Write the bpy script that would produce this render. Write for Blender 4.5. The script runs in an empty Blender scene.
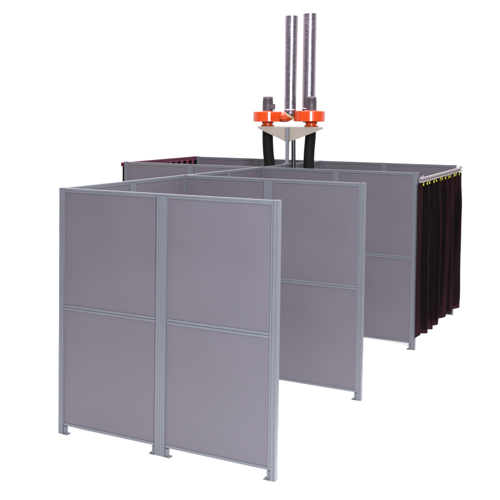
import bpy, bmesh, math, random
from mathutils import Vector, Matrix
random.seed(7)
scene = bpy.context.scene
COL = scene.collection
PI = math.pi

# ------------------------------------------------------------------ materials
def mat(name, rgb, rough=0.5, metal=0.0, spec=0.4, coat=0.0):
    m = bpy.data.materials.new(name)
    m.use_nodes = True
    b = m.node_tree.nodes['Principled BSDF']
    b.inputs['Base Color'].default_value = (*rgb, 1)
    b.inputs['Roughness'].default_value = rough
    b.inputs['Metallic'].default_value = metal
    b.inputs['Specular IOR Level'].default_value = spec
    b.inputs['Coat Weight'].default_value = coat
    return m, m.node_tree, b

def node(nt, kind, **kw):
    n = nt.nodes.new(kind)
    for k, v in kw.items():
        setattr(n, k, v)
    return n

def vary(nt, b, rgb, amount=0.12, scale=4.0, rough=None, coords='Object'):
    """slow colour mottling + roughness variation so nothing is perfectly uniform"""
    tc = node(nt, 'ShaderNodeTexCoord')
    n1 = node(nt, 'ShaderNodeTexNoise'); n1.inputs['Scale'].default_value = scale
    n1.inputs['Detail'].default_value = 5
    nt.links.new(tc.outputs[coords], n1.inputs['Vector'])
    mx = node(nt, 'ShaderNodeMix', data_type='RGBA')
    mx.inputs[6].default_value = (*[c*(1-amount) for c in rgb], 1)
    mx.inputs[7].default_value = (*[c*(1+amount) for c in rgb], 1)
    nt.links.new(n1.outputs['Fac'], mx.inputs[0])
    nt.links.new(mx.outputs[2], b.inputs['Base Color'])
    if rough:
        mr = node(nt, 'ShaderNodeMapRange')
        mr.inputs['To Min'].default_value = rough*0.8
        mr.inputs['To Max'].default_value = rough*1.25
        nt.links.new(n1.outputs['Fac'], mr.inputs['Value'])
        nt.links.new(mr.outputs[0], b.inputs['Roughness'])
    return tc, n1, mx

def painted(name, rgb, rough=0.45, metal=0.0, spec=0.4, coat=0.0, amount=0.1, scale=5.0):
    m, nt, b = mat(name, rgb, rough, metal, spec, coat)
    vary(nt, b, rgb, amount, scale, rough)
    return m

M_FRAME = painted('frame_powder_coat', (0.073, 0.071, 0.083), 0.42, spec=0.4, amount=0.06)

# perforated acoustic sheet: staggered holes, colour + tiny dents
SHEET_RGB = (0.0665, 0.0545, 0.0665)
M_SHEET, nt, b = mat('perforated_sheet', SHEET_RGB, 0.5, spec=0.35)
tc, n1, mx = vary(nt, b, SHEET_RGB, 0.10, 1.6, 0.5)
sep = node(nt, 'ShaderNodeSeparateXYZ'); nt.links.new(tc.outputs['Object'], sep.inputs[0])
def sine(sock, k):
    a = node(nt, 'ShaderNodeMath', operation='MULTIPLY'); a.inputs[1].default_value = k
    nt.links.new(sock, a.inputs[0])
    s = node(nt, 'ShaderNodeMath', operation='SINE'); nt.links.new(a.outputs[0], s.inputs[0])
    return s.outputs[0]
PITCH = 0.0088
pr = node(nt, 'ShaderNodeMath', operation='MULTIPLY')
nt.links.new(sine(sep.outputs['X'], PI/PITCH), pr.inputs[0])
nt.links.new(sine(sep.outputs['Z'], PI/PITCH), pr.inputs[1])
hole = node(nt, 'ShaderNodeMapRange', interpolation_type='SMOOTHSTEP')
hole.inputs['From Min'].default_value = 0.2; hole.inputs['From Max'].default_value = 0.62
nt.links.new(pr.outputs[0], hole.inputs['Value'])
mh = node(nt, 'ShaderNodeMix', data_type='RGBA')
hs = node(nt, 'ShaderNodeMath', operation='MULTIPLY'); hs.inputs[1].default_value = 0.55
nt.links.new(hole.outputs[0], hs.inputs[0]); nt.links.new(hs.outputs[0], mh.inputs[0])
nt.links.new(mx.outputs[2], mh.inputs[6]); mh.inputs[7].default_value = (0.028, 0.024, 0.029, 1)
nt.links.new(mh.outputs[2], b.inputs['Base Color'])

M_ORANGE = painted('orange_enamel', (0.42, 0.034, 0.003), 0.20, spec=0.4, coat=0.6, amount=0.16, scale=9)
M_MOTOR = painted('motor_grey', (0.060, 0.044, 0.058), 0.45, spec=0.4, amount=0.2, scale=14)
M_GALV = painted('galvanised_steel', (0.33, 0.27, 0.325), 0.27, metal=0.95, amount=0.28, scale=16)
M_BEIGE = painted('bracket_beige', (0.22, 0.180, 0.155), 0.5, amount=0.06)
M_TAN = painted('canvas_sleeve', (0.42, 0.27, 0.13), 0.7, amount=0.25, scale=20)
M_POST = painted('column_grey', (0.115, 0.116, 0.135), 0.4, amount=0.08)
M_RUBBER = painted('black_hose', (0.0050, 0.0050, 0.0045), 0.6, spec=0.06, amount=0.25, scale=12)
M_CABLE = painted('black_cable', (0.010, 0.007, 0.009), 0.3, spec=0.5, amount=0.2, scale=12)
# satin curtain cloth: near-black body with a maroon sheen
M_CURTAIN, nt, b = mat('curtain_cloth', (0.0034, 0.0028, 0.0025), 0.8, spec=0.0)
vary(nt, b, (0.0034, 0.0028, 0.0025), 0.3, 3.0)
gl = node(nt, 'ShaderNodeBsdfGlossy'); gl.inputs['Color'].default_value = (0.0180, 0.0068, 0.0094, 1); gl.inputs['Roughness'].default_value = 0.2
ad = node(nt, 'ShaderNodeAddShader')
nt.links.new(b.outputs[0], ad.inputs[0]); nt.links.new(gl.outputs[0], ad.inputs[1])
nt.links.new(ad.outputs[0], nt.nodes['Material Output'].inputs['Surface'])
M_PLUM = painted('plum_track', (0.085, 0.014, 0.036), 0.45, spec=0.3, amount=0.12)
M_RAIL = painted('rail_pink_grey', (0.21, 0.165, 0.178), 0.4, amount=0.1)
M_YELLOW = painted('yellow_plastic', (0.42, 0.38, 0.02), 0.4, amount=0.1, scale=30)
M_BOLT = painted('bolt_steel', (0.10, 0.09, 0.10), 0.35, metal=0.6, amount=0.2, scale=40)
M_FLOOR = painted('white_sweep', (0.93, 0.93, 0.93), 0.9, spec=0.0, amount=0.005, scale=0.6)

# ------------------------------------------------------------------ mesh helpers
def add_box(bm, x0, x1, y0, y1, z0, z1, bevel=0.0):
    mt = Matrix.Translation(((x0+x1)/2, (y0+y1)/2, (z0+z1)/2)) @ Matrix.Diagonal((x1-x0, y1-y0, z1-z0, 1))
    r = bmesh.ops.create_cube(bm, size=1.0, matrix=mt)
    if bevel:
        ed = list({e for v in r['verts'] for e in v.link_edges})
        bmesh.ops.bevel(bm, geom=ed, offset=bevel, segments=2, affect='EDGES', profile=0.6)

def add_prism(bm, pts, z0, z1, axis='Z', bevel=0.0):
    """extrude a 2-D outline; axis Z: (x,y)->z, axis Y: (x,z)->y"""
    f = (lambda p, h: (p[0], p[1], h)) if axis == 'Z' else (lambda p, h: (p[0], h, p[1]))
    lo = [bm.verts.new(f(p, z0)) for p in pts]
    hi = [bm.verts.new(f(p, z1)) for p in pts]
    n = len(pts)
    fs = [bm.faces.new(lo), bm.faces.new(hi)]
    for i in range(n):
        fs.append(bm.faces.new((lo[i], lo[(i+1) % n], hi[(i+1) % n], hi[i])))
    bmesh.ops.recalc_face_normals(bm, faces=fs)
    if bevel:
        ed = [e for e in {e for q in fs[:2] for e in q.edges}]
        bmesh.ops.bevel(bm, geom=ed, offset=bevel, segments=3, affect='EDGES', profile=0.5)

def add_lathe(bm, prof, cx=0, cy=0, n=32, smooth=True):
    """profile [(r, z)...] revolved about the vertical through cx,cy"""
    rings = []
    for r, z in prof:
        if r < 1e-6:
            rings.append([bm.verts.new((cx, cy, z))])
        else:
            rings.append([bm.verts.new((cx+r*math.cos(2*PI*i/n), cy+r*math.sin(2*PI*i/n), z)) for i in range(n)])
    fs = []
    for a, c in zip(rings, rings[1:]):
        for i in range(n):
            j = (i+1) % n
            if len(a) == 1 and len(c) == 1: continue
            if len(a) == 1: fs.append(bm.faces.new((a[0], c[i], c[j])))
            elif len(c) == 1: fs.append(bm.faces.new((a[i], a[j], c[0])))
            else: fs.append(bm.faces.new((a[i], a[j], c[j], c[i])))
    for f in fs: f.smooth = smooth
    bmesh.ops.recalc_face_normals(bm, faces=fs)

def add_tube(bm, pts, rad, n=16, cap=True, corr=None):
    """tube along a poly-line; rad is a number or a list; corr=(pitch, depth) gives hose corrugation"""
    pts = [Vector(p) for p in pts]
    if corr:
        out, rr = [], []
        acc = 0
        for i in range(len(pts)-1):
            L = (pts[i+1]-pts[i]).length
            k = max(1, int(L/(corr[0]/4)))
            for q in range(k):
                t = q/k
                out.append(pts[i].lerp(pts[i+1], t))
                r0 = rad if not isinstance(rad, list) else rad[i]+(rad[i+1]-rad[i])*t
                rr.append(r0 + corr[1]*math.sin(2*PI*(acc+L*t)/corr[0]))
            acc += L
        out.append(pts[-1]); rr.append(rad if not isinstance(rad, list) else rad[-1])
        pts, rad = out, rr
    N = len(pts)
    rads = rad if isinstance(rad, list) else [rad]*N
    rings = []
    up = Vector((0, 1, 0.01)).normalized()
    for i, p in enumerate(pts):
        t = (pts[min(i+1, N-1)]-pts[max(i-1, 0)]).normalized()
        s = t.cross(up)
        if s.length < 1e-3: s = t.cross(Vector((1, 0, 0)))
        s.normalize(); w = s.cross(t).normalized()
        rings.append([bm.verts.new(p+rads[i]*(math.cos(2*PI*k/n)*s+math.sin(2*PI*k/n)*w)) for k in range(n)])
    fs = []
    for a, c in zip(rings, rings[1:]):
        for i in range(n):
            f = bm.faces.new((a[i], a[(i+1) % n], c[(i+1) % n], c[i])); f.smooth = True; fs.append(f)
    if cap:
        fs.append(bm.faces.new(rings[0])); fs.append(bm.faces.new(rings[-1]))
    bmesh.ops.recalc_face_normals(bm, faces=fs)

def obj(name, bm, m, parent=None):
    me = bpy.data.meshes.new(name)
    bm.normal_update(); bm.to_mesh(me); bm.free()
    me.materials.append(m)
    o = bpy.data.objects.new(name, me); COL.objects.link(o)
    if parent: o.parent = parent
    return o

def thing(name, label, cat, loc=(0, 0, 0), rz=0.0, group=None):
    o = bpy.data.objects.new(name, None); COL.objects.link(o)
    o.empty_display_size = 0.2
    o.location = loc; o.rotation_euler = (0, 0, rz)
    o['label'] = label; o['category'] = cat; o['kind'] = 'thing'
    if group: o['group'] = group
    return o

# ------------------------------------------------------------------ setting
bm = bmesh.new()
bm.faces.new([bm.verts.new(p) for p in ((-9.5, -3.2, 0), (3.15, -3.2, 0), (3.15, 14.5, 0), (-9.5, 14.5, 0))])
fl = obj('floor', bm, M_FLOOR); fl['kind'] = 'structure'

# ------------------------------------------------------------------ partition walls
GAP = 0.090            # clear gap under the panels
POST = 0.052           # end posts
MID = 0.105            # intermediate posts

def groove_post_bm(w, H):
    """extruded aluminium post with two shallow grooves on every broad face"""
    h = w/2; d = 0.030
    bm = bmesh.new()
    def side(sgn):
        y = sgn*d; yi = sgn*(d-0.0022)
        t = 0.0028
        pts = [(-h, y)]
        for c in ((-h*0.52, 0.0, h*0.52) if w > 0.08 else (h*0.15,)):
            pts += [(c-t, y), (c-t, yi), (c+t, yi), (c+t, y)]
        pts += [(h, y)]
        return pts
    out = side(-1) + side(1)[::-1]
    add_prism(bm, out, 0.0, H)
    return bm

def foot_bm(sgn, w):
    """angle bracket beside the post: upright leg under the panel and a floor plate"""
    bm = bmesh.new()
    x0 = sgn*w/2; x1 = x0+sgn*0.036; x2 = x0+sgn*0.066
    a, b_ = sorted((x0+sgn*0.0015, x1))
    add_box(bm, a, b_, -0.017, 0.017, 0.0062, GAP-0.010, 0.002)
    a, b_ = sorted((x0+sgn*0.0015, x2))
    add_box(bm, a, b_, -0.034, 0.034, 0.0005, 0.006, 0.001)
    add_lathe(bm, [(0.0085, 0.006), (0.0085, 0.013), (0.006, 0.015), (0, 0.015)], x0+sgn*0.051, -0.024, 8, False)
    return bm

def module_bm(x0, x1, H, f0, f1):
    """frame of one panel bay with its double middle rail"""
    bm = bmesh.new()
    d = 0.022
    top = H-0.019
    mid = GAP+(top-GAP)*0.505
    add_box(bm, x0, x0+f0, -d, d, GAP, top, 0.002)
    add_box(bm, x1-f1, x1, -d, d, GAP, top, 0.002)
    e = 0.0015
    add_box(bm, x0+f0+e, x1-f1-e, -d, d, GAP, GAP+0.026, 0.003)
    add_box(bm, x0+f0+e, x1-f1-e, -d, d, top-0.021, top, 0.003)
    add_box(bm, x0+f0+e, x1-f1-e, -d, d, mid-0.0255, mid-0.003, 0.003)
    add_box(bm, x0+f0+e, x1-f1-e, -d, d, mid+0.003, mid+0.0255, 0.003)
    add_box(bm, x0+f0+e, x1-f1-e, -d+0.008, d-0.008, mid-0.0029, mid+0.0029)
    return bm, mid, top

def partition(label, loc, rz, L, H, first, last, group='perforated partition walls'):
    """wall along local +X; first/last say whether it owns the post at that end"""
    t = thing('partition_wall', label, 'partition', loc, rz, group)
    xs = 0.0 if first else POST/2+0.003
    posts = []
    mid = (L/2) if first else (L+xs)/2
    lo = POST/2 if first else xs
    if first: posts.append((0.0, POST, (1,)))
    posts.append((mid, MID, (-1, 1)))
    hi = L-POST/2 if last else L-POST/2-0.003
    if last: posts.append((L, POST, (-1,)))
    for px, w, feet in posts:
        end = w == POST
        p = obj('post', groove_post_bm(w, H if end else H-0.019), M_FRAME, t)
        p.location.x = px
        for s in feet:
            obj('foot_bracket', foot_bm(s, w), M_FRAME, p)
        if end:
            bm = bmesh.new(); add_box(bm, -w/2-0.0015, w/2+0.0015, -0.0315, 0.0315, H-0.004, H+0.003, 0.0015)
            obj('post_cap', bm, M_FRAME, p)
    for x0, x1, f0, f1 in ((lo+0.001, mid-MID/2-0.001, 0.008, 0.005), (mid+MID/2+0.001, hi-0.001, 0.005, 0.024 if last else 0.008)):
        bm, mz, top = module_bm(x0, x1, H, f0, f1)
        obj('panel_frame', bm, M_FRAME, t)
        for z0, z1 in ((GAP+0.027, mz-0.0265), (mz+0.0265, top-0.022)):
            bm = bmesh.new()
            add_box(bm, x0+f0+0.001, x1-f1-0.001, -0.015, 0.015, z0, z1)
            obj('perforated_panel', bm, M_SHEET, t)
    bm = bmesh.new(); add_box(bm, lo+0.001, hi-0.001, -0.025, 0.025, H-0.0185, H, 0.003)
    obj('top_rail', bm, M_FRAME, t)
    return t

HS = 2.500
X0, Y0, Y1, Y2, Y3 = 0.027, 0.030, 2.540, 5.037, 7.568
partition('nearest grey perforated partition wall, full face to the front, two bays wide', (X0, Y0, 0), 0, 2.330, HS, True, True)
partition('middle free-ended grey partition wall, second from the front, half hidden by the nearest wall', (X0, Y1, 0), 0, 2.336, HS+0.003, True, True)
partition('grey partition wall whose free right end meets the front edge of the dark curtain', (X0, Y2, 0), 0, 2.339, HS-0.002, True, True)
partition('grey partition running to the far left end, in front of the plum curtain track', (X0, Y2, 0), PI, 2.468, HS-0.004, False, True)
partition('rear grey partition wall at back right, ending at the far edge of the curtain', (X0, Y3, 0), 0, 2.355, HS, True, True)
partition('rear grey partition wall at the back left, ending beside the plum curtain track', (X0, Y3, 0), PI, 2.452, HS, False, True)
partition('slanting grey spine partition joining the nearest wall to the middle wall at left', (X0, Y0, 0), PI/2, Y1-Y0, HS+0.001, False, False)
partition('slanting grey spine partition between the middle wall and the wall with the dark curtain', (X0, Y1, 0), PI/2, Y2-Y1, HS, False, False)
partition('rearmost grey spine partition under the fan column, joining the back wall', (X0, Y2, 0), PI/2, Y3-Y2, HS-0.001, False, False)

# ------------------------------------------------------------------ curtains, rails, hooks
def fold(y, z, ztop, zbot, seed):
    """irregular deep folds gathered by the hooks, softer and wider towards the hem"""
    t = max(0.0, min(1.0, (ztop-z)/(ztop-zbot)))
    ph = 2*PI*(y*2.45+0.30*math.sin(2.1*y+seed)+0.12*math.sin(5.1*y+2*seed)+0.09*t*math.sin(2.7*y+seed))
    s = math.sin(ph)+0.22*math.sin(2*ph+0.8)
    x = (0.034+0.034*min(1, t*4))*(1-0.30*t)*s*(0.82+0.34*math.sin(2.9*y+seed*2.3+0.8*t))
    x += 0.010*math.sin(ph*2.6+4*t+seed)*(1-0.7*t)*min(1, 0.3+2*t) + 0.004*math.sin(17*y+9*t+3*math.sin(6*t))
    return x

def curtain(name, label, x0, x1, y0, y1, zt0, zt1, zb0, zb1, seed, grp):
    NY, NZ = 300, 44
    bm = bmesh.new()
    g = []
    for j in range(NZ+1):
        row = []
        for i in range(NY+1):
            u = i/NY; y = y0+(y1-y0)*u
            zt = zt0+(zt1-zt0)*u
            zb = zb0+(zb1-zb0)*u + 0.016*math.sin(11*u+seed)+0.006*math.sin(29*u)
            z = zt+(zb-zt)*j/NZ
            if j == 0: z -= 0.012*(0.5+0.5*math.cos(2*PI*u*11))   # scallops between the hooks
            sway = 0.010*math.sin(5*u*PI+3*j/NZ)
            ease = min(1.0, 0.15+u*9)
            row.append(bm.verts.new((x0+(x1-x0)*u+ease*fold(y, z, zt, zb, seed), y+sway*ease*(j/NZ), z)))
        g.append(row)
    for j in range(NZ):
        for i in range(NY):
            f = bm.faces.new((g[j][i], g[j][i+1], g[j+1][i+1], g[j+1][i])); f.smooth = True
    o = obj(name, bm, M_CURTAIN)
    s = o.modifiers.new('thickness', 'SOLIDIFY'); s.thickness = 0.003
    o['label'] = label; o['category'] = 'curtain'; o['group'] = grp
    return o

def hook_bm():
    """S-shaped plastic glider with a clip"""
    bm = bmesh.new()
    pts = []
    for k in range(13):
        a = PI*1.35*k/12 - 0.2
        pts.append((0.014*math.cos(a), 0, 0.030+0.014*math.sin(a)))
    add_tube(bm, pts, 0.0060, 8)
    add_tube(bm, [(0.013, 0, 0.028), (0.010, 0.002, 0.010), (0.0, 0.004, -0.008), (-0.006, 0.003, -0.024), (0.002, 0, -0.036)], 0.0062, 8)
    add_box(bm, -0.011, 0.011, -0.009, 0.009, -0.040, -0.016, 0.003)
    return bm

CG = 'dark welding curtains on side rails'
RX0, RX1 = 2.445, 2.472
CX0, CX1 = 2.412, 2.470
cr = curtain('welding_curtain', 'dark maroon black curtain hanging in folds from yellow hooks at right', CX0, CX1, 4.925, 7.545, 2.362, 2.394, 0.182, 0.148, 1.3, CG)
N = 13
hk = hook_bm(); hm = None
for k in range(N):
    u = (k+0.35)/N
    y = 4.98+2.54*u
    if hm is None:
        h = obj('hook', hk, M_YELLOW, cr); hm = h.data
    else:
        h = bpy.data.objects.new('hook', hm); COL.objects.link(h); h.parent = cr
    h.location = (RX0+(RX1-RX0)*u+0.008*math.sin(k*2.7)+0.014, y+0.012*math.sin(k*1.9), 2.349+0.032*u)
    h.rotation_euler = (0.25*math.sin(k*3.1), 0.2*math.sin(k*1.3), 0.9+0.35*math.sin(k*2.2))
    h.scale = (0.68, 0.68, 0.72)

def rail(label, x0, x1, y0, y1, z0, z1, m, sgn, hgt, brackets, grp):
    """channel-section curtain rail with end brackets fixed to the wall ends"""
    t = thing('curtain_rail', label, 'curtain rail', (x0, y0, 0), 0, grp)
    L = math.hypot(y1-y0, x1-x0)
    bm = bmesh.new()
    # C-section: web, upper and lower lips
    add_box(bm, -0.004, 0.004, 0, L, -hgt/2, hgt/2, 0.001)
    add_box(bm, 0.0045, 0.026, 0, L, hgt/2-0.008, hgt/2, 0.001)
    add_box(bm, 0.0045, 0.026, 0, L, -hgt/2, -hgt/2+0.008, 0.001)
    add_box(bm, 0.0185, 0.026, 0, L, hgt/2-0.022, hgt/2-0.0085, 0.001)
    add_box(bm, 0.0185, 0.026, 0, L, -hgt/2+0.0085, -hgt/2+0.020, 0.001)
    r = obj('track', bm, m, t)
    r.location.z = z0
    r.rotation_euler = (math.atan2(z1-z0, L), 0, math.atan2(-(x1-x0), y1-y0))
    for yy, zz, reach in brackets:
        bm = bmesh.new()
        a, c = sorted((0.0, -sgn*reach))
        add_box(bm, a-0.006, c-0.006 if sgn > 0 else c+0.0, -0.016, 0.016, zz-0.024, zz+0.012, 0.002)
        add_box(bm, -0.030, 0.030, -0.019, 0.019, zz+0.0125, zz+0.019, 0.0015)
        add_lathe(bm, [(0.013, zz+0.019), (0.013, zz+0.028), (0.007, zz+0.030), (0.007, zz+0.044), (0, zz+0.045)] if sgn > 0 else [(0.012, zz+0.019), (0.012, zz+0.024), (0, zz+0.024)], 0, 0, 10, False)
        k = obj('end_bracket', bm, M_RAIL if sgn > 0 else M_PLUM, t)
        k.location = ((x1-x0)*yy/(y1-y0), yy, 0)
    return t

rail('pale pinkish grey curtain rail carrying the yellow hooks above the dark curtain at right', RX0, RX1, 4.88, 7.61, 2.402, 2.436, M_RAIL, 1, 0.066,
     [(0.19, 2.425, 0.035), (2.72, 2.457, 0.035)], 'curtain rails on the side openings')
LX = -2.500
rail('plum red curtain track at the far left, seen over the left wall', LX, LX, 4.965, 7.64, 2.450, 2.472, M_PLUM, -1, 0.068,
     [(0.07, 2.452, 0.03), (2.60, 2.474, 0.03)], 'curtain rails on the side openings')
cl = curtain('welding_curtain', 'dark curtain under the plum track at far left, mostly hidden behind the left wall', LX-0.030, LX-0.040, 5.06, 7.69, 2.455, 2.475, 0.16, 0.12, 4.1, CG)
# plum hanging tabs between track and curtain
tm = None
for k in range(13):
    y = 5.05+2.565*k/12
    if tm is None:
        bm = bmesh.new(); add_box(bm, -0.004, 0.004, -0.042, 0.042, -0.058, 0.012, 0.002)
        h = obj('hanging_tab', bm, M_PLUM, cl); tm = h.data
    else:
        h = bpy.data.objects.new('hanging_tab', tm); COL.objects.link(h); h.parent = cl
    h.location = (LX+0.034, y, 2.408+0.022*k/12)

# ------------------------------------------------------------------ extraction column
YP = 6.05
YF = 6.25
ZT = 3.100             # bracket top
XP = 0.010
bm = bmesh.new()
add_box(bm, XP-0.024, XP+0.024, YP-0.024, YP+0.024, HS+0.010, ZT-0.001, 0.003)
add_box(bm, XP-0.055, XP+0.055, YP-0.075, YP+0.075, HS+0.0025, HS+0.0095, 0.002)
for sx in (-1, 1):
    for sy in (-1, 1):
        add_lathe(bm, [(0.011, HS+0.0095), (0.011, HS+0.020), (0, HS+0.020)], XP+sx*0.040, YP+sy*0.058, 6, False)
col = obj('fan_column', bm, M_POST)
col['label'] = 'slim grey square column standing on the partition top under the beige bracket'; col['category'] = 'column'; col['kind'] = 'thing'

br = thing('fan_bracket', 'wide beige triangular bracket on the column carrying both orange fans', 'bracket', (0, YP, ZT))
GL, GR = -0.530, 0.600
bm = bmesh.new()
outl = [(GL, -0.001), (GL, -0.026), (-0.022, -0.240), (0.030, -0.240), (GR, -0.022), (GR, -0.001)]
add_prism(bm, outl, 0.0255, 0.0335, 'Y')
obj('gusset', bm, M_BEIGE, br)
bm = bmesh.new()
add_prism(bm, [(GL-0.004, 0.034), (GR+0.004, 0.034), (0.53, 0.20), (0.50, 0.325), (GL+0.02, 0.325), (GL-0.004, 0.24)], 0.0005, 0.009)
obj('top_plate', bm, M_BEIGE, br)

def motor(parent, cx, cy, z0, z1, r, box_dir):
    bm = bmesh.new()
    add_lathe(bm, [(0, z0), (r*1.05, z0), (r*1.05, z0+0.012), (r*0.86, z0+0.014), (r*0.86, z1-0.060), (r*0.94, z1-0.058),
                   (r*0.94, z1-0.012), (r*0.80, z1), (0, z1)], cx, cy, 32)
    for k in range(26):                                         # cooling fins
        a = 2*PI*k/26
        b2 = bmesh.new(); add_box(b2, r*0.84, r*0.99, -0.0035, 0.0035, z0+0.016, z1-0.062)
        bmesh.ops.rotate(b2, verts=b2.verts, cent=(0, 0, 0), matrix=Matrix.Rotation(a, 3, 'Z'))
        bmesh.ops.translate(b2, verts=b2.verts, vec=(cx, cy, 0))
        me = bpy.data.meshes.new('tmp'); b2.to_mesh(me); b2.free(); bm.from_mesh(me); bpy.data.meshes.remove(me)
    mo = obj('motor', bm, M_MOTOR, parent)
    dx, dy = box_dir
    bm = bmesh.new()
    x, y = cx+dx*(r+0.024), cy+dy*(r+0.024)
    add_box(bm, x-0.034, x+0.034, y-0.034, y+0.034, z0+0.022, z0+0.105, 0.006)
    add_box(bm, x-0.037, x+0.037, y-0.037, y+0.037, z0+0.1055, z0+0.114, 0.003)
    obj('terminal_box', bm, M_MOTOR, mo)
    return mo

def inlet(parent, cx, cy, z0, z1, r):
    bm = bmesh.new()
    add_lathe(bm, [(0, z0), (r*1.22, z0), (r*1.22, z0+0.014), (r*1.0, z0+0.016), (r*0.97, z0+0.034), (r*1.12, z1), (0, z1)], cx, cy, 32)
    for k in range(8):
        a = 2*PI*(k+0.3)/8
        add_lathe(bm, [(0.009, z0+0.014), (0.009, z0+0.026), (0, z0+0.026)], cx+r*1.13*math.cos(a), cy+r*1.13*math.sin(a), 6, False)
    return obj('inlet_collar', bm, M_ORANGE, parent)

ZF0 = ZT+0.010
# ---- left fan: outlet runs along the front towards the left duct
LCX, LR = -0.430, 0.236
ZL0, ZL1 = 3.186, 3.354
t = thing('extraction_fan', 'left orange centrifugal fan with its round outlet pointing to the right', 'fan', (0, 0, 0), 0, 'orange extraction fans')
pts = []
for i in range(45):
    a = math.radians(-15 + 318*i/44)        # counter-clockwise from the right side round to the front
    r = LR+0.012*i/44
    pts.append((LCX+r*math.cos(a), YF+r*math.sin(a)))
pts = [p for p in pts]
xo = -0.128
front = YF-0.212
back = YF-0.060
pts.append((xo, front)); pts.append((xo, back))
bm = bmesh.new(); add_prism(bm, pts, ZL0, ZL1, 'Z', 0.012)
obj('housing', bm, M_ORANGE, t)
bm = bmesh.new()                                           # rolled seam straps on the housing rim
add_lathe(bm, [(LR+0.001, ZL1-0.020), (LR+0.006, ZL1-0.018), (LR+0.006, ZL1-0.012), (LR-0.02, ZL1+0.003), (LR-0.02, ZL1+0.003), (0.115, ZL1+0.003), (0.105, ZL1+0.012), (0, ZL1+0.012)], LCX, YF, 40)
obj('top_flange', bm, M_ORANGE, t)
inlet(t, LCX, YF, ZF0, ZL0+0.004, 0.091)
motor(t, LCX, YF, ZL1+0.013, 3.606, 0.088, (0.93, -0.36))
OC = ((front+back)/2, (ZL0+ZL1)/2)                         # outlet centre (y, z)
def elbow_pts(c0, d0, d1, R, n=12):
    c0, d0, d1 = Vector(c0), Vector(d0), Vector(d1)
    cen = c0+d1*R
    return [cen-d1*R*math.cos(PI/2*i/n)+d0*R*math.sin(PI/2*i/n) for i in range(n+1)]

def duct(label, ep, r0, r1, ztop, grp):
    """galvanised elbow from the fan outlet, then a straight spiral-seam duct with an open top"""
    t = thing('exhaust_duct', label, 'duct', (0, 0, 0), 0, grp)
    top = ep[-1]
    bm = bmesh.new()
    add_tube(bm, ep, r0*0.99, 32, cap=False)
    add_tube(bm, [top+Vector((0, 0, -0.004)), top+Vector((0, 0, 0.035))], r0*1.05, 32)
    obj('elbow', bm, M_GALV, t)
    bm = bmesh.new()
    z0, z1 = top.z+0.02, ztop
    n, m = 36, int((z1-z0)/0.010)
    pitch = 0.082
    rings = []
    for j in range(m+1):
        z = z0+(z1-z0)*j/m
        rr = r0+(r1-r0)*j/m
        ring = []
        for i in range(n):
            a = 2*PI*i/n
            fr = ((z/pitch - i/n) % 1.0)
            bump = 0.0026 if fr < 0.14 else (0.0008*math.sin(PI*(fr-0.14)/0.86))
            ring.append(bm.verts.new((top.x+(rr+bump)*math.cos(a), top.y+(rr+bump)*math.sin(a), z)))
        rings.append(ring)
    for a, c in zip(rings, rings[1:]):
        for i in range(n):
            f = bm.faces.new((a[i], a[(i+1) % n], c[(i+1) % n], c[i])); f.smooth = True
    o = obj('duct_pipe', bm, M_GALV, t)
    s = o.modifiers.new('thickness', 'SOLIDIFY'); s.thickness = 0.002
    return t, top

DG = 'galvanised exhaust ducts'
EP = elbow_pts((-0.064, OC[0], OC[1]), (1, 0, 0), (0, 0, 1), 0.090, 18)
bm = bmesh.new()
add_tube(bm, [(xo+0.001, OC[0], OC[1])]+EP[:8], 0.088, 32)
obj('outlet_elbow', bm, M_ORANGE, t)
bm = bmesh.new()
add_tube(bm, EP[7:10], 0.093, 32)
obj('elbow_flange', bm, M_ORANGE, t)
bm = bmesh.new()
add_tube(bm, EP[9:13], 0.0915, 32)
obj('flexible_sleeve', bm, M_TAN, t)
duct('left tall galvanised spiral duct rising from the round outlet of the left fan', EP[12:], 0.091, 0.102, 4.915, DG)

# ---- right fan: volute opens to the back, under the right duct
RCX = 0.340
ZR0, ZR1 = 3.196, 3.368
t = thing('extraction_fan', 'right orange centrifugal fan in front of the right duct, outlet hidden behind', 'fan', (0, 0, 0), 0, 'orange extraction fans')
pts = []
for i in range(45):
    f = i/44
    a = math.radians(95 - 265*f)                   # from the back, clockwise via right and front to the left side
    r = 0.218+0.076*f**2.2
    pts.append((RCX+r*math.cos(a), YF+r*math.sin(a)))
xl = pts[-1][0]
yb = YF+0.215
pts.append((xl, YF)); pts.append((xl, yb)); pts.append((xl+0.19, yb))
bm = bmesh.new(); add_prism(bm, pts, ZR0, ZR1, 'Z', 0.012)
obj('housing', bm, M_ORANGE, t)
bm = bmesh.new()
add_lathe(bm, [(0.190, ZR1-0.004), (0.196, ZR1+0.003), (0.115, ZR1+0.003), (0.105, ZR1+0.012), (0, ZR1+0.012)], RCX, YF, 40)
obj('top_flange', bm, M_ORANGE, t)
inlet(t, RCX, YF, ZF0, ZR0+0.004, 0.094)
motor(t, RCX, YF, ZR1+0.013, 3.606, 0.084, (-0.3, 0.95))
OX, OZ = xl+0.108, (ZR0+ZR1)/2
bm = bmesh.new()
add_tube(bm, [(OX, yb+0.001, OZ), (OX, yb+0.03, OZ)], 0.080, 28)
obj('outlet_spigot', bm, M_ORANGE, t)
duct('right tall galvanised spiral duct rising behind the motor of the right fan', [Vector((OX, yb+0.005, OZ))]+elbow_pts((OX, yb+0.032, OZ), (0, 1, 0), (0, 0, 1), 0.105), 0.107, 0.109, 5.000, DG)

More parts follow.
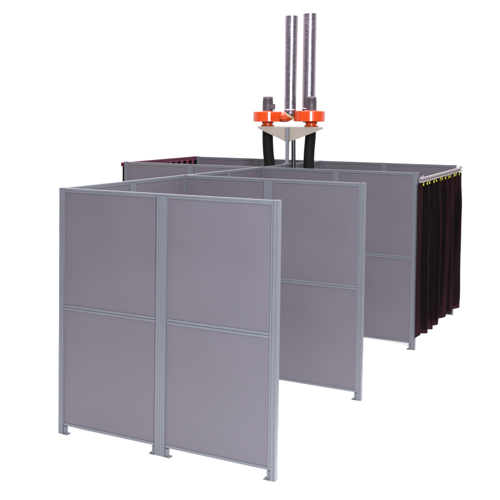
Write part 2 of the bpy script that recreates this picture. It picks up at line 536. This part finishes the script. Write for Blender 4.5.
# ---- suction hoses hanging under the bracket
def hose(label, pts, r):
    t = thing('suction_hose', label, 'hose', (pts[0][0], pts[0][1], 0), 0, 'black suction hoses')
    bm = bmesh.new()
    # smooth the poly-line
    P = [Vector(p) for p in pts]
    sm = []
    for i in range(len(P)-1):
        p0, p1, p2, p3 = P[max(i-1, 0)], P[i], P[i+1], P[min(i+2, len(P)-1)]
        for q in range(8):
            u = q/8
            sm.append(0.5*((2*p1)+(-p0+p2)*u+(2*p0-5*p1+4*p2-p3)*u*u+(-p0+3*p1-3*p2+p3)*u**3))
    sm.append(P[-1])
    off = Vector((pts[0][0], pts[0][1], 0))
    sm = [p-off for p in sm]
    add_tube(bm, sm, r, 28, corr=(0.026, 0.0022))
    obj('hose_body', bm, M_RUBBER, t)
    bm = bmesh.new()
    z = ZT-0.014
    add_lathe(bm, [(r*1.03, z-0.045), (r*1.10, z-0.043), (r*1.10, z-0.012), (r*1.03, z-0.010)], 0, 0, 28)
    obj('hose_clamp', bm, M_BOLT, t)
    bm = bmesh.new()
    b = sm[-1]
    add_lathe(bm, [(r*1.0, b.z+0.02), (r*1.06, b.z), (r*1.06, b.z-0.05), (r*1.9, b.z-0.22), (r*1.86, b.z-0.22), (r*1.0, b.z-0.04)], b.x, b.y, 28)
    obj('suction_hood', bm, M_MOTOR, t)
    return t
hose('left black flexible hose hanging under the left fan', [(-0.425, YF, ZT-0.002), (-0.424, YF, 2.90), (-0.410, YF, 2.68), (-0.385, YF, 2.42), (-0.40, YF-0.02, 2.0), (-0.5, YF-0.05, 1.5)], 0.089)
hose('right black flexible hose hanging under the right fan', [(0.336, YF, ZT-0.002), (0.331, YF, 2.93), (0.314, YF, 2.68), (0.314, YF, 2.42), (0.36, YF-0.02, 2.0), (0.5, YF-0.05, 1.5)], 0.087)

bm = bmesh.new()
add_tube(bm, [(0.082, YP+0.08, ZT-0.002), (0.084, YP+0.08, 2.90), (0.088, YP+0.08, 2.68), (0.0915, YP+0.08, 2.46), (0.098, YP+0.08, 2.1), (0.12, YP+0.08, 1.3)], 0.034, 20)
cab = obj('power_cable', bm, M_CABLE)
cab['label'] = 'thin shiny black conduit hanging just right of the grey column'; cab['category'] = 'cable'

# ------------------------------------------------------------------ camera (solved from the photograph)
cam = bpy.data.cameras.new('camera')
co = bpy.data.objects.new('camera', cam); COL.objects.link(co)
co.location = (5.232, -6.8872, 3.1939)
co.rotation_euler = (1.5327, -0.0110, 0.4894)
cam.sensor_width = 36; cam.sensor_fit = 'HORIZONTAL'
cam.lens = 850.993/500*36
cam.shift_x = 52.7275/500
cam.shift_y = -97.076/500
cam.clip_end = 400
scene.camera = co

# ------------------------------------------------------------------ light: white sweep studio
w = bpy.data.worlds.new('World'); scene.world = w
w.use_nodes = True
nt = w.node_tree
bg = nt.nodes['Background']
# white sweep on the far side of the set, dim studio on the near side
tc = node(nt, 'ShaderNodeTexCoord')
dt = node(nt, 'ShaderNodeVectorMath', operation='DOT_PRODUCT')
dt.inputs[1].default_value = (-0.39, 0.92, 0.0)
nt.links.new(tc.outputs['Generated'], dt.inputs[0])
mr = node(nt, 'ShaderNodeMapRange', interpolation_type='SMOOTHSTEP')
mr.inputs['From Min'].default_value = -0.25; mr.inputs['From Max'].default_value = 0.45
mr.inputs['To Min'].default_value = 0.14; mr.inputs['To Max'].default_value = 1.15
nt.links.new(dt.outputs['Value'], mr.inputs['Value'])
bg.inputs['Color'].default_value = (1, 1, 1, 1)
nt.links.new(mr.outputs[0], bg.inputs['Strength'])

def area(name, loc, aim, sx, sy, power, rgb):
    l = bpy.data.lights.new(name, 'AREA'); l.shape = 'RECTANGLE'
    l.size, l.size_y = sx, sy; l.energy = power; l.color = rgb
    o = bpy.data.objects.new(name, l); COL.objects.link(o)
    o.location = loc
    o.rotation_euler = (Vector(aim)-Vector(loc)).to_track_quat('-Z', 'Y').to_euler()
    return o
area('overhead_softbox', (0.0, 3.6, 10.0), (0.0, 3.6, 0), 22, 22, 6600, (1.0, 0.955, 0.985))
area('key_softbox', (6.6, -4.6, 4.5), (1.6, 1.0, 2.2), 1.8, 3.4, 2300, (0.83, 0.95, 1.0))

scene.view_settings.view_transform = 'Standard'
scene.view_settings.look = 'None'
scene.view_settings.exposure = 0
scene.view_settings.gamma = 1
scene.cycles.max_bounces = 10
scene.cycles.use_denoising = True
